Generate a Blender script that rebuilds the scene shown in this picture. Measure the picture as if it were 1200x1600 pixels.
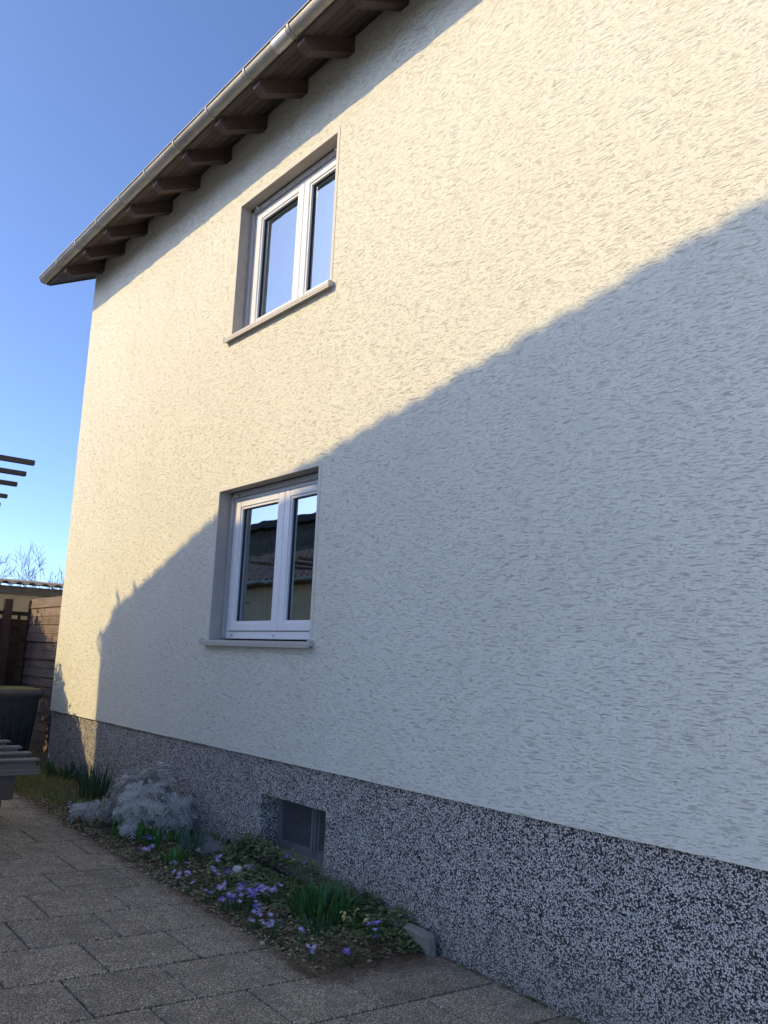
import bpy, math, random
import numpy as np
from mathutils import Vector, Matrix, noise as mnoise
random.seed(7)
for o in list(bpy.data.objects): bpy.data.objects.remove(o)
S = bpy.context.scene
COL = S.collection
R = math.radians

# ------------------------------------------------------------------ camera
yaw, pitch, roll = R(38.19926), R(9.79526), R(-2.47339)
fwd = Vector((math.sin(yaw)*math.cos(pitch), math.cos(yaw)*math.cos(pitch), math.sin(pitch)))
rt = Vector((math.cos(yaw), -math.sin(yaw), 0))
dn = fwd.cross(rt)
cr = rt*math.cos(roll) + dn*math.sin(roll)
cd = -rt*math.sin(roll) + dn*math.cos(roll)
cam = bpy.data.cameras.new('camera'); camo = bpy.data.objects.new('camera', cam); COL.objects.link(camo)
camo.matrix_world = Matrix(((cr.x, -cd.x, -fwd.x, -3.7), (cr.y, -cd.y, -fwd.y, 0), (cr.z, -cd.z, -fwd.z, 1.806), (0, 0, 0, 1)))
cam.sensor_fit = 'HORIZONTAL'; cam.sensor_width = 36; cam.lens = 1338.758/1200*36
cam.clip_start = .05; cam.clip_end = 500
S.camera = camo

# ------------------------------------------------------------------ sky, sun, exposure
LIGHT = Vector((1, -.60, -.72)).normalized()
SUN_EL = math.asin(-LIGHT.z)
SUN_AZ = math.atan2(-LIGHT.x, -LIGHT.y)          # from +Y towards +X
w = bpy.data.worlds.new('World'); S.world = w; w.use_nodes = True
wn = w.node_tree.nodes; wl = w.node_tree.links
sky = wn.new('ShaderNodeTexSky'); sky.sky_type = 'NISHITA'; sky.sun_disc = False
sky.sun_elevation = SUN_EL; sky.sun_rotation = SUN_AZ
sky.air_density = 0.42; sky.dust_density = 1.0; sky.ozone_density = 5.0; sky.altitude = 100
bg = wn['Background']; bg.inputs['Strength'].default_value = .15
wl.new(sky.outputs[0], bg.inputs[0])
sun = bpy.data.lights.new('sun', 'SUN'); suno = bpy.data.objects.new('sun', sun); COL.objects.link(suno)
sun.energy = 2.0; sun.angle = R(.53); sun.color = (.77, .58, .275)
suno.rotation_euler = LIGHT.to_track_quat('-Z', 'Y').to_euler()
suno.location = (-20, 6, 12)
S.view_settings.view_transform = 'Standard'; S.view_settings.look = 'None'
S.view_settings.exposure = 1.42; S.view_settings.gamma = 1
S.render.engine = 'CYCLES'

# ------------------------------------------------------------------ helpers
def zg(x, y):
    """level of the paved yard: it falls a little towards the wall and towards the street"""
    return -.0353*max(-6, min(1.0, x)) + .0251*max(-4, min(14, y))

class MB:
    def __init__(s): s.v = []; s.f = []; s.sm = []
    def add(s, vs, fs, smooth=False):
        n = len(s.v); s.v += [tuple(p) for p in vs]
        for f in fs: s.f.append(tuple(i+n for i in f)); s.sm.append(smooth)
        return s
    def box(s, x0, x1, y0, y1, z0, z1, M=None):
        p = [Vector((x, y, z)) for z in (z0, z1) for y in (y0, y1) for x in (x0, x1)]
        if M is not None: p = [M @ q for q in p]
        return s.add(p, [(0,2,3,1),(4,5,7,6),(0,1,5,4),(2,6,7,3),(0,4,6,2),(1,3,7,5)])
    def bbox(s, x0, x1, y0, y1, z0, z1, b=.004, M=None):
        """box with bevelled vertical and horizontal edges"""
        bm = []
        for z, k in ((z0, b), (z0+b, 0), (z1-b, 0), (z1, b)):
            xs = (x0+k, x1-k); ys = (y0+k, y1-k)
            bm += [(xs[0]+b, ys[0], z), (xs[1]-b, ys[0], z), (xs[1], ys[0]+b, z), (xs[1], ys[1]-b, z),
                   (xs[1]-b, ys[1], z), (xs[0]+b, ys[1], z), (xs[0], ys[1]-b, z), (xs[0], ys[0]+b, z)]
        p = [Vector(q) for q in bm]
        if M is not None: p = [M @ q for q in p]
        fs = [tuple(range(7, -1, -1)), tuple(range(24, 32))]
        for r in range(3):
            for i in range(8):
                j = (i+1) % 8; fs.append((r*8+i, r*8+j, r*8+8+j, r*8+8+i))
        return s.add(p, fs)
    def prism(s, poly, a, b, axis='y'):
        """polygon in the two other axes, extruded from a to b along axis"""
        def P(u, t):
            return {'y': (u[0], t, u[1]), 'x': (t, u[0], u[1]), 'z': (u[0], u[1], t)}[axis]
        n = len(poly)
        vs = [P(u, a) for u in poly] + [P(u, b) for u in poly]
        fs = [tuple(range(n)), tuple(range(2*n-1, n-1, -1))]
        for i in range(n):
            j = (i+1) % n; fs.append((i, n+i, n+j, j))
        return s.add(vs, fs)
    def tube(s, path, rad, seg=8, cap=True, smooth=True):
        path = [Vector(p) for p in path]; n = len(path)
        if not hasattr(rad, '__len__'): rad = [rad]*n
        vs = []; up = None
        for i, p in enumerate(path):
            t = (path[min(i+1, n-1)] - path[max(i-1, 0)]).normalized()
            if up is None: up = Vector((0, 0, 1)) if abs(t.z) < .9 else Vector((1, 0, 0))
            a = t.cross(up).normalized(); b = a.cross(t).normalized(); up = b
            for k in range(seg):
                q = 2*math.pi*k/seg; vs.append(p + (a*math.cos(q) + b*math.sin(q))*rad[i])
        fs = []
        for i in range(n-1):
            for k in range(seg):
                l = (k+1) % seg; fs.append((i*seg+k, i*seg+l, (i+1)*seg+l, (i+1)*seg+k))
        s.add(vs, fs, smooth)
        if cap: s.add([], []); m = len(s.v)-len(vs); s.f.append(tuple(m+k for k in range(seg-1, -1, -1))); s.sm.append(False); s.f.append(tuple(m+(n-1)*seg+k for k in range(seg))); s.sm.append(False)
        return s
    def mesh(s, name, m):
        me = bpy.data.meshes.new(name); me.from_pydata(s.v, [], s.f); me.update()
        me.polygons.foreach_set('use_smooth', s.sm)
        if m is not None: me.materials.append(m)
        return me
    def build(s, name, m, parent=None, loc=None):
        return obj(name, s.mesh(name, m), parent, loc)

def obj(name, me, parent=None, loc=None):
    o = bpy.data.objects.new(name, me); COL.objects.link(o)
    if loc is not None: o.location = loc
    if parent is not None: o.parent = parent
    return o
def empty(name, loc=(0, 0, 0), rz=0):
    o = bpy.data.objects.new(name, None); COL.objects.link(o); o.location = loc; o.rotation_euler = (0, 0, rz)
    o.empty_display_size = .1
    return o
def tag(o, label, cat, group=None, kind=None):
    o['label'] = label; o['category'] = cat
    if group: o['group'] = group
    if kind: o['kind'] = kind
    return o
def struct(o): o['kind'] = 'structure'; return o
def copy_tree(o, parent=None):
    c = o.copy(); COL.objects.link(c); c.parent = parent
    for ch in o.children: copy_tree(ch, c)
    return c

# ------------------------------------------------------------------ materials
class NT:
    def __init__(s, name):
        s.m = bpy.data.materials.new(name); s.m.use_nodes = True; s.t = s.m.node_tree
        s.b = s.t.nodes['Principled BSDF']; s.out = s.t.nodes['Material Output']
    def n(s, typ, **kw):
        k = s.t.nodes.new('ShaderNode'+typ)
        for a, b in kw.items(): setattr(k, a, b)
        return k
    def L(s, a, b): s.t.links.new(a, b)
    def coord(s, scale=(1, 1, 1), rot=(0, 0, 0), kind='Object'):
        c = s.n('TexCoord'); mp = s.n('Mapping'); s.L(c.outputs[kind], mp.inputs[0])
        mp.inputs['Scale'].default_value = scale; mp.inputs['Rotation'].default_value = rot
        return mp.outputs[0]
    dims = '3D'
    def noise(s, vec, scale, detail=2, rough=.5, dist=0):
        k = s.n('TexNoise', noise_dimensions=s.dims); s.L(vec, k.inputs['Vector'])
        k.inputs['Scale'].default_value = scale; k.inputs['Detail'].default_value = detail
        k.inputs['Roughness'].default_value = rough; k.inputs['Distortion'].default_value = dist
        return k.outputs['Fac']
    def voro(s, vec, scale, feature='F1', out='Color', rand=1):
        k = s.n('TexVoronoi', feature=feature); s.L(vec, k.inputs['Vector']); k.inputs['Scale'].default_value = scale
        k.inputs['Randomness'].default_value = rand
        return k.outputs[out]
    def ramp(s, fac, stops, interp='LINEAR'):
        k = s.n('ValToRGB'); s.L(fac, k.inputs[0]); k.color_ramp.interpolation = interp
        e = k.color_ramp.elements
        while len(e) < len(stops): e.new(.5)
        for i, (p, c) in enumerate(stops):
            e[i].position = p; e[i].color = (c, c, c, 1) if not hasattr(c, '__len__') else (*c, 1)
        return k.outputs[0]
    def mix(s, a, b, fac=.5, mode='MIX'):
        k = s.n('Mix', data_type='RGBA', blend_type=mode)
        for v, i in ((fac, 0), (a, 6), (b, 7)):
            if hasattr(v, 'is_linked'): s.L(v, k.inputs[i])
            elif i == 0: k.inputs[0].default_value = v
            else: k.inputs[i].default_value = (*v, 1) if hasattr(v, '__len__') else (v, v, v, 1)
        return k.outputs[2]
    def math(s, op, a, b=0.0):
        k = s.n('Math', operation=op)
        for v, i in ((a, 0), (b, 1)):
            if hasattr(v, 'is_linked'): s.L(v, k.inputs[i])
            else: k.inputs[i].default_value = v
        return k.outputs[0]
    def col(s, v):
        if hasattr(v, 'is_linked'): s.L(v, s.b.inputs['Base Color'])
        else: s.b.inputs['Base Color'].default_value = (*v, 1)
    def bump(s, h, dist=.004, strength=1):
        k = s.n('Bump'); s.L(h, k.inputs['Height']); k.inputs['Distance'].default_value = dist
        k.inputs['Strength'].default_value = strength; s.L(k.outputs[0], s.b.inputs['Normal'])
    def rough(s, v, spec=.5):
        s.b.inputs['Roughness'].default_value = v; s.b.inputs['Specular IOR Level'].default_value = spec
        return s

def flat(t, a='wall'):
    """surface coordinates: (x+y, z) on walls, (x, y) on the ground"""
    c = t.n('TexCoord'); e = t.n('SeparateXYZ'); t.L(c.outputs['Object'], e.inputs[0]); k = t.n('CombineXYZ')
    if a == 'wall': t.L(t.math('ADD', e.outputs[0], e.outputs[1]), k.inputs[0]); t.L(e.outputs[2], k.inputs[1])
    else: t.L(e.outputs[0], k.inputs[0]); t.L(e.outputs[1], k.inputs[1])
    return k.outputs[0], e
M = {}
def simple(name, c, rough=.6, var=.12, scale=18, bump=0, metal=0, spec=.5, c2=None, bscale=60):
    t = NT(name); v = t.coord()
    a = t.noise(v, scale, 5, .6)
    lo = tuple(x*(1-var) for x in c) if c2 is None else c2
    hi = tuple(min(1, x*(1+var)) for x in c)
    t.col(t.ramp(a, [(.3, lo), (.7, hi)]))
    t.rough(rough, spec); t.b.inputs['Metallic'].default_value = metal
    if bump: t.bump(t.noise(v, bscale, 4, .65), bump)
    M[name] = t.m
    return t.m

# scratched render: dragged horizontal grooves in cream plaster
t = NT('scratched_render'); t.dims = '2D'
v0, _ = flat(t)
def scaled(vec, sc, loc=(0, 0, 0)):
    q = t.n('Mapping'); t.L(vec, q.inputs[0]); q.inputs['Scale'].default_value = sc; q.inputs['Location'].default_value = loc
    return q.outputs[0]
def warp(vec, scale, detail, amp):
    k = t.n('TexNoise', noise_dimensions='2D'); t.L(vec, k.inputs['Vector']); k.inputs['Scale'].default_value = scale; k.inputs['Detail'].default_value = detail
    c_ = t.n('VectorMath', operation='SUBTRACT'); t.L(k.outputs['Color'], c_.inputs[0]); c_.inputs[1].default_value = (.5, .5, .5)
    k2 = t.n('VectorMath', operation='MULTIPLY_ADD'); t.L(c_.outputs[0], k2.inputs[0]); k2.inputs[1].default_value = amp; t.L(vec, k2.inputs[2])
    return k2.outputs[0]
wv0 = warp(warp(v0, 3, 1, (.10, .014, 0)), 40, 2, (.012, .0090, 0))
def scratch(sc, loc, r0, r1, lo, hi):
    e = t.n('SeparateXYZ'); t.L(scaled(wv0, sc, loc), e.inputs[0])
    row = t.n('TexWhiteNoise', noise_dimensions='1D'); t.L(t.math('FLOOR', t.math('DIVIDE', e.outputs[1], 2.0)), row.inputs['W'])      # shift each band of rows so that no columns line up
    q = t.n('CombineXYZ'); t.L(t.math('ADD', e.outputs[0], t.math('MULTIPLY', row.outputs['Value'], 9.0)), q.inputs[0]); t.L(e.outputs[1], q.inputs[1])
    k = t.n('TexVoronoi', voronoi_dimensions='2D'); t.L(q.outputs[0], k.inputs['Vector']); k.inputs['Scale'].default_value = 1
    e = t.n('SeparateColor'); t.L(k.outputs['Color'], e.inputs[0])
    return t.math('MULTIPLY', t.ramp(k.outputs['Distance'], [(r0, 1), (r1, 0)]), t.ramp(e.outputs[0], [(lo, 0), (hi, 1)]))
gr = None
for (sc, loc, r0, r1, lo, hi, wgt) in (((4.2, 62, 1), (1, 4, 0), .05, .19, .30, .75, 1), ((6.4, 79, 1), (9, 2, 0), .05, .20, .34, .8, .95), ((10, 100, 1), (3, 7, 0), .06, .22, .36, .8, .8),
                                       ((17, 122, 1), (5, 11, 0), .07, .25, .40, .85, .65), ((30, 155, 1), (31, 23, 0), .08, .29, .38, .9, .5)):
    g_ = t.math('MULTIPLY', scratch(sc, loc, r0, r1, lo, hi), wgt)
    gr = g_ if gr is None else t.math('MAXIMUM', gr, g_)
fine = t.noise(scaled(v0, (.7, 1, 1)), 150, 3, .75)
mid = t.noise(scaled(v0, (32, 52, 1)), 1, 3, .6)
h = t.math('ADD', t.math('SUBTRACT', t.math('MULTIPLY', fine, .62), gr), t.math('MULTIPLY', mid, .34))
t.bump(h, .0056, 1)
stain = t.noise(scaled(v0, (1.1, .7, 1)), 1, 5, .6)
bc = t.mix((.80, .783, .655), (.775, .755, .625), t.ramp(stain, [(.35, 0), (.7, 1)]))
streak = t.math('MULTIPLY', t.ramp(t.noise(scaled(v0, (10, .45, 1)), 1, 3, .6), [(.67, 0), (.74, 1)]), .35)
bc = t.mix(bc, (.84, .83, .74), streak)
spot = t.math('MULTIPLY', t.ramp(t.noise(v0, 14, 4, .7), [(.70, 0), (.78, 1)]), .10)
bc = t.mix(bc, (.45, .41, .33), spot)
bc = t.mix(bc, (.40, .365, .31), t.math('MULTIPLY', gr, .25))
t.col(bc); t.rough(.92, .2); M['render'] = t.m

simple('trim', (.66, .63, .545), .9, .05, 9, .001)
t = NT('smooth_plaster'); v0 = t.coord()
t.col(t.ramp(t.noise(v0, 6, 5, .6), [(.3, (.44, .40, .35)), (.75, (.53, .485, .425))])); t.rough(.9, .2)
t.bump(t.noise(v0, 140, 4, .7), .0012); M['smooth'] = t.m

# washed pebble render of the plinth: white and black grains
t = NT('pebble_render'); t.dims = '2D'; v0, low = flat(t)
cells = t.n('TexVoronoi', voronoi_dimensions='2D'); t.L(v0, cells.inputs['Vector']); cells.inputs['Scale'].default_value = 122
sep = t.n('SeparateColor'); t.L(cells.outputs['Color'], sep.inputs[0])
cl = t.noise(v0, 9, 3, .6)
pick = t.math('ADD', sep.outputs[0], t.math('MULTIPLY', t.math('SUBTRACT', cl, .5), .5))
edge = t.ramp(cells.outputs['Distance'], [(.36, 1), (.66, 0)])
whi = t.ramp(sep.outputs[1], [(0, (.30, .27, .23)), (.35, (.66, .62, .55)), (1, (.90, .86, .78))])
blk = t.ramp(sep.outputs[2], [(0, (.018, .017, .018)), (.7, (.05, .047, .046)), (1, (.16, .15, .14))])
c = t.mix(blk, whi, t.math('MULTIPLY', t.ramp(pick, [(.29, 0), (.36, 1)]), edge))
dirt = t.math('MULTIPLY', t.ramp(t.math('ADD', low.outputs[2], t.math('MULTIPLY', t.noise(v0, 4, 4), .25)), [(.14, 1), (.62, 0)]), .5)
t.col(t.mix(c, (.17, .145, .10), dirt)); t.rough(.62, .4)
t.bump(t.math('SUBTRACT', 1, cells.outputs['Distance']), .007); M['pebble'] = t.m

# exposed aggregate slabs
t = NT('aggregate_slab'); t.dims = '2D'; v0, _ = flat(t, 'ground'); oi = t.n('ObjectInfo')
sh = t.n('VectorMath', operation='MULTIPLY_ADD'); t.L(oi.outputs['Random'], sh.inputs[0]); sh.inputs[1].default_value = (31, 17, 5); t.L(v0, sh.inputs[2])
v1 = sh.outputs[0]
cells = t.n('TexVoronoi', voronoi_dimensions='2D'); t.L(v1, cells.inputs['Vector']); cells.inputs['Scale'].default_value = 132
sep = t.n('SeparateColor'); t.L(cells.outputs['Color'], sep.inputs[0])
stone = t.ramp(sep.outputs[0], [(0, (.16, .126, .084)), (.4, (.37, .297, .197)), (.8, (.53, .427, .29)), (1, (.84, .73, .565))])
c = t.mix((.12, .10, .07), stone, t.ramp(cells.outputs['Distance'], [(.40, 1), (.7, 0)]))
pat = t.noise(v1, 4.5, 5, .65)
c = t.mix(c, (.15, .125, .088), t.math('MULTIPLY', t.ramp(pat, [(.45, 0), (.7, 1)]), .55))
lich = t.ramp(t.noise(v1, 11, 5, .7), [(.64, 0), (.74, 1)])
c = t.mix(c, (.44, .40, .33), t.math('MULTIPLY', lich, .45))
hs = t.n('HueSaturation'); t.L(c, hs.inputs['Color']); t.L(t.math('ADD', t.math('MULTIPLY', oi.outputs['Random'], .16), .92), hs.inputs['Value'])
t.col(hs.outputs[0]); t.rough(.8, .3)
t.bump(t.math('ADD', t.math('SUBTRACT', 1, cells.outputs['Distance']), t.math('MULTIPLY', t.noise(v1, 30, 3), .6)), .003); M['slab'] = t.m

t = NT('soil'); v0 = t.coord()
t.col(t.ramp(t.noise(v0, 35, 8, .7), [(.3, (.06, .045, .03)), (.55, (.13, .10, .068)), (.75, (.24, .19, .13))])); t.rough(.95, .1)
t.bump(t.noise(v0, 45, 8, .7), .02); M['soil'] = t.m
t = NT('yard_ground'); v0 = t.coord()
g = t.noise(v0, .6, 4, .6)
c = t.mix(t.ramp(t.noise(v0, 22, 6, .7), [(.3, (.035, .05, .018)), (.7, (.09, .10, .04))]), t.ramp(t.noise(v0, 40, 6), [(.3, (.06, .05, .035)), (.7, (.13, .105, .07))]), t.ramp(g, [(.45, 0), (.6, 1)]))
t.col(c); t.rough(.95, .1); t.bump(t.noise(v0, 50, 6, .7), .02); M['ground'] = t.m
simple('added_bounce_sheet', (.52, .50, .46), .9, .1, 3, .003)
simple('joint_sand', (.035, .03, .024), .95, .3, 60, .004)

def wood(name, dark, light, rough=.7, axis=1, gscale=(60, 2.2, 60), bump=.0015):
    t = NT(name)
    sc = list(gscale)
    v = t.coord(tuple(sc)); a = t.noise(v, 1, 6, .65, .4); b = t.noise(t.coord(), 3.5, 4, .6)
    c = t.ramp(a, [(.28, dark), (.72, light)])
    c = t.mix(c, tuple(x*.55 for x in dark), t.math('MULTIPLY', t.ramp(b, [(.45, 0), (.75, 1)]), .5))
    oi = t.n('ObjectInfo'); hs = t.n('HueSaturation'); t.L(c, hs.inputs['Color'])
    t.L(t.math('ADD', t.math('MULTIPLY', oi.outputs['Random'], .4), .8), hs.inputs['Value'])
    t.col(hs.outputs[0]); t.rough(rough, .3); t.bump(a, bump); M[name] = t.m
wood('soffit_wood', (.055, .042, .036), (.105, .083, .072))
wood('rafter_wood', (.052, .037, .030), (.095, .070, .056), gscale=(3, 60, 60))
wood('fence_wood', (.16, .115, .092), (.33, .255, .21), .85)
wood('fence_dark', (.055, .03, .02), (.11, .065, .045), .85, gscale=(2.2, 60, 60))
wood('post_wood', (.05, .03, .022), (.10, .062, .045), .85, gscale=(60, 60, 2))
wood('grey_wood', (.15, .125, .10), (.30, .26, .215), .8, gscale=(2.2, 60, 60))
wood('pergola_wood', (.07, .055, .045), (.14, .11, .09), .85, gscale=(2.2, 60, 60))
wood('cladding', (.11, .08, .055), (.22, .165, .12), .8)

t = NT('weathered_zinc'); v0 = t.coord()
a = t.noise(t.coord((6, 2.5, 6)), 1, 6, .65)
c = t.ramp(a, [(.25, (.27, .26, .23)), (.6, (.41, .395, .355)), (.8, (.50, .485, .44))])
c = t.mix(c, (.62, .58, .48), t.ramp(t.noise(v0, 9, 6, .75), [(.66, 0), (.74, .7)]))
t.col(c); t.b.inputs['Metallic'].default_value = .45; t.rough(.60, .5); t.bump(t.noise(v0, 30, 4), .001); M['zinc'] = t.m
simple('bracket_metal', (.36, .34, .30), .5, .15, 20, 0, .5)
simple('eave_metal', (.55, .54, .51), .45, .1, 12, 0, .6)
simple('white_pvc', (.80, .80, .80), .32, .02, 8, 0, 0, .5)
simple('guide_alu', (.50, .49, .47), .45, .05, 20, 0, .3)
simple('gasket', (.05, .05, .05), .6, .1)
simple('sill_stone', (.52, .49, .43), .55, .08, 30, .0005)
simple('room_plaster', (.40, .35, .28), .9, .05)
simple('steel_grey', (.19, .205, .21), .5, .12, 25, .0004, .3)
simple('grille_wire', (.17, .185, .19), .5, .2, 40, 0, .5)
simple('bin_plastic', (.035, .038, .040), .45, .2, 12, .0004)
simple('bin_lid', (.075, .08, .08), .45, .2, 12, .0004)
simple('bin_yellow', (.30, .27, .07), .5, .15, 12)
simple('rubber', (.012, .012, .012), .75, .2)
simple('cream_render', (.60, .47, .28), .9, .12, 5, .003)
simple('fibre_cement', (.27, .24, .20), .9, .25, 9, .003)
simple('brown_board', (.11, .085, .065), .7, .2, 6)
simple('concrete_edge', (.24, .215, .175), .9, .25, 25, .004)
simple('slate', (.14, .145, .15), .7, .2, 12, .003)
simple('pale_stone', (.56, .54, .50), .7, .15, 20, .004)
simple('bark', (.15, .105, .07), .9, .3, 20, .004)
simple('house_paint', (.72, .70, .66), .9, .06, 4)
def leafm(name, c, c2, rough=.55, trans=.25, scale=40):
    t = NT(name); v0 = t.coord()
    k = t.ramp(t.noise(v0, scale, 3, .6), [(.3, c), (.7, c2)])
    t.col(k); t.rough(rough, .35)
    tr = t.n('BsdfTranslucent'); t.L(k, tr.inputs[0]); mx = t.n('MixShader'); mx.inputs[0].default_value = trans
    t.L(t.b.outputs[0], mx.inputs[1]); t.L(tr.outputs[0], mx.inputs[2]); t.L(mx.outputs[0], t.out.inputs[0]); M[name] = t.m
leafm('silver_leaf', (.38, .37, .33), (.66, .65, .59), .8, .1)
leafm('strap_leaf', (0.035, 0.104, 0.029), (0.072, 0.184, 0.048), .4)
leafm('dark_strap_leaf', (0.030, 0.075, 0.036), (0.053, 0.120, 0.054), .4)
leafm('blue_strap_leaf', (0.068, 0.128, 0.090), (0.112, 0.188, 0.132), .5)
leafm('broad_leaf', (0.053, 0.150, 0.027), (0.098, 0.240, 0.045), .38)
leafm('vinca_leaf', (.075, .115, .040), (.22, .26, .105), .4, .15, 25)
leafm('grass_blade', (.15, .165, .045), (.34, .34, .10), .6)
leafm('violet_petal', (.44, .36, .66), (.64, .56, .84), .5, .3)
leafm('deep_violet_petal', (.18, .10, .46), (.36, .26, .70), .5, .3)
leafm('pale_petal', (.55, .52, .74), (.72, .70, .85), .5, .3)
leafm('yellow_petal', (.72, .60, .20), (.82, .74, .38), .5, .3)
leafm('dry_leaf', (.24, .18, .105), (.50, .42, .27), .8, .1, 15)
leafm('needle_litter', (.13, .085, .05), (.30, .21, .125), .8, 0, 15)
leafm('conifer_leaf', (.025, .05, .02), (.05, .085, .03), .6, .1)
def curtm():
    t = NT('net_curtain'); t.col((.80, .78, .72)); t.rough(.9, .1)
    tr = t.n('BsdfTransparent'); mx = t.n('MixShader'); mx.inputs[0].default_value = .72
    t.L(tr.outputs[0], mx.inputs[1]); t.L(t.b.outputs[0], mx.inputs[2]); t.L(mx.outputs[0], t.out.inputs[0]); M['curtain'] = t.m
curtm()
def glassm():
    t = NT('window_glass'); t.t.nodes.remove(t.b)
    gl = t.n('BsdfGlossy'); gl.inputs['Roughness'].default_value = .0; gl.inputs['Color'].default_value = (.80, .92, 1, 1)
    tr = t.n('BsdfTransparent'); tr.inputs['Color'].default_value = (.72, .76, .74, 1)
    fr = t.n('Fresnel'); fr.inputs['IOR'].default_value = 5.6
    bp = t.n('Bump'); v0 = t.coord(); t.L(t.noise(v0, 2.2, 2), bp.inputs['Height']); bp.inputs['Distance'].default_value = .0016; bp.inputs['Strength'].default_value = .5
    t.L(bp.outputs[0], gl.inputs['Normal'])
    mx = t.n('MixShader'); t.L(fr.outputs[0], mx.inputs[0]); t.L(tr.outputs[0], mx.inputs[1]); t.L(gl.outputs[0], mx.inputs[2]); t.L(mx.outputs[0], t.out.inputs[0]); M['glass'] = t.m
glassm()
t = NT('clay_tiles'); v0 = t.coord()
oi = t.voro(t.coord((3, 4, 3)), 1)
t.col(t.mix(t.ramp(t.noise(v0, 6, 5), [(.3, (.17, .12, .08)), (.7, (.30, .22, .145))]), oi, .06)); t.rough(.8, .2); M['tiles'] = t.m

# ------------------------------------------------------------------ ground, paving, bed
def grid(xs, ys, fz):
    m = MB(); nx = len(xs)
    for y in ys:
        for x in xs: m.v.append((x, y, fz(x, y)))
    for j in range(len(ys)-1):
        for i in range(nx-1):
            a = j*nx+i; m.f.append((a, a+1, a+nx+1, a+nx)); m.sm.append(True)
    return m
struct(grid([-220, -60, -20, -6, -3, 0, 1, 20, 60, 220], [-220, -60, -4, 0, 5, 10, 14, 20, 60, 220], lambda x, y: zg(x, y)-.075).build('ground', M['ground']))

PX, PY, X0, Y0 = .515, .4845, -1.28, 3.548
pav = MB(); pav.add([(-5.92, .15, zg(-5.92, .15)-.035), (.015, .15, zg(.015, .15)-.03), (.015, 4.045, zg(0, 4.045)-.03), (-.80, 4.045, zg(-.8, 4.045)-.03), (-.80, 13.6, zg(-.8, 13.6)-.03), (-5.92, 13.6, zg(-5.92, 13.6)-.03)], [(0, 1, 2, 3, 4, 5)])
paving = struct(pav.build('paving', M['joint_sand']))
slab_cache = {}
def slab(xa, xb, ya, yb):
    g = .0048; key = (round(xb-xa, 3), round(yb-ya, 3))
    hx, hy = (xb-xa)/2-g, (yb-ya)/2-.0085
    if hx < .02: return
    if key not in slab_cache: slab_cache[key] = MB().bbox(-hx, hx, -hy, hy, -.045, 0, .0045).mesh('slab', M['slab'])
    cx, cy = (xa+xb)/2, (ya+yb)/2
    o = obj('slab', slab_cache[key], paving, (cx, cy, zg(cx, cy)+random.uniform(-.0025, .0025)))
    o.rotation_euler = (math.atan(.0251)+random.uniform(-.003, .003), math.atan(.0353)+random.uniform(-.003, .003), random.uniform(-.002, .002))
for k in range(-7, 21):
    ya, yb = Y0+k*PY, Y0+(k+1)*PY
    lim = .012 if k < 1 else -.835
    off = 0 if k % 2 == 0 else PX/2
    n = -9
    while True:
        xa = X0+off+n*PX; xb = xa+PX; n += 1
        if xa > lim-.03: break
        xb = min(xb, lim)
        if lim-xb < .10: xb = lim
        slab(xa, xb, ya, yb)

fc = MB(); fc.add([(-12, -14, zg(-6, -4)-.02), (.015, -14, zg(0, -4)-.02), (.015, .14, zg(0, .14)-.02), (-5.9, .14, zg(-5.9, .14)-.02), (-12, .14, zg(-6, .14)-.02)], [(0, 1, 2, 3, 4)])  # pale sheet added out of view to bounce sunlight onto the lower wall
struct(fc.build('added_bounce_sheet', M['added_bounce_sheet']))
def bedz(x, y):
    d = max(0, min(1, (x+.86)/.30)); e = max(0, min(1, (y-3.98)/.25))
    n = mnoise.noise(Vector((x*6, y*6, 3)))*.018 + mnoise.noise(Vector((x*21, y*21, 8)))*.008
    q = mnoise.noise(Vector((x*9, y*9, 5)))*.012
    return zg(x, y) - .012 + d*e*(.067+n) + q*(1-d*e) + .012*n
bed = grid(list(np.linspace(-.885, .03, 40)), list(np.linspace(3.98, 11.38, 260)), bedz)
struct(bed.build('flower_bed', M['soil']))

# ------------------------------------------------------------------ the house
YN, YF = -5.0, 11.43
WY0, WY1 = 5.56, 7.22
WIN = [(1.915, 3.305), (4.833, 6.223)]
house = empty('house', (0, 0, 0))
tag(house, 'cream rendered two-storey house with speckled plinth and dark timber eaves', 'house')
def roofz(x): return 7.03 + .5*x              # underside of the soffit boards
wl_ = MB()
ys = [YN, WY0, WY1, YF]; zs = [1.0, WIN[0][0], WIN[0][1], WIN[1][0], WIN[1][1], roofz(0)]
# bottom strip with a slightly uneven lower edge
yy = list(np.linspace(YN, YF, 240)); b = [(0, y, .994+.004*mnoise.noise(Vector((y*2.3, 0, 0)))+.0025*mnoise.noise(Vector((y*11, 5, 0)))) for y in yy]
n = len(yy)
wl_.add(b + [(0, y, 1.03) for y in yy] + [(.034, p[1], p[2]) for p in b], [(i, n+i, n+i+1, i+1) for i in range(n-1)] + [(i, i+1, 2*n+i+1, 2*n+i) for i in range(n-1)])
zs[0] = 1.03
for i in range(3):
    for j in range(5):
        if i == 1 and j in (1, 3): continue
        wl_.add([(0, ys[i], zs[j]), (0, ys[i], zs[j+1]), (0, ys[i+1], zs[j+1]), (0, ys[i+1], zs[j])], [(0, 1, 2, 3)])
RX = 4.6                                       # ridge
for y in (YN, YF):
    wl_.add([(0, y, .994), (2*RX, y, .994), (2*RX, y, roofz(0)), (RX, y, roofz(RX)), (0, y, roofz(0))], [(0, 1, 2, 3, 4)])
wl_.add([(2*RX, YN, -.3), (2*RX, YF, -.3), (2*RX, YF, roofz(0)), (2*RX, YN, roofz(0))], [(0, 1, 2, 3)])
wl_.build('wall', M['render'], house)

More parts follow.
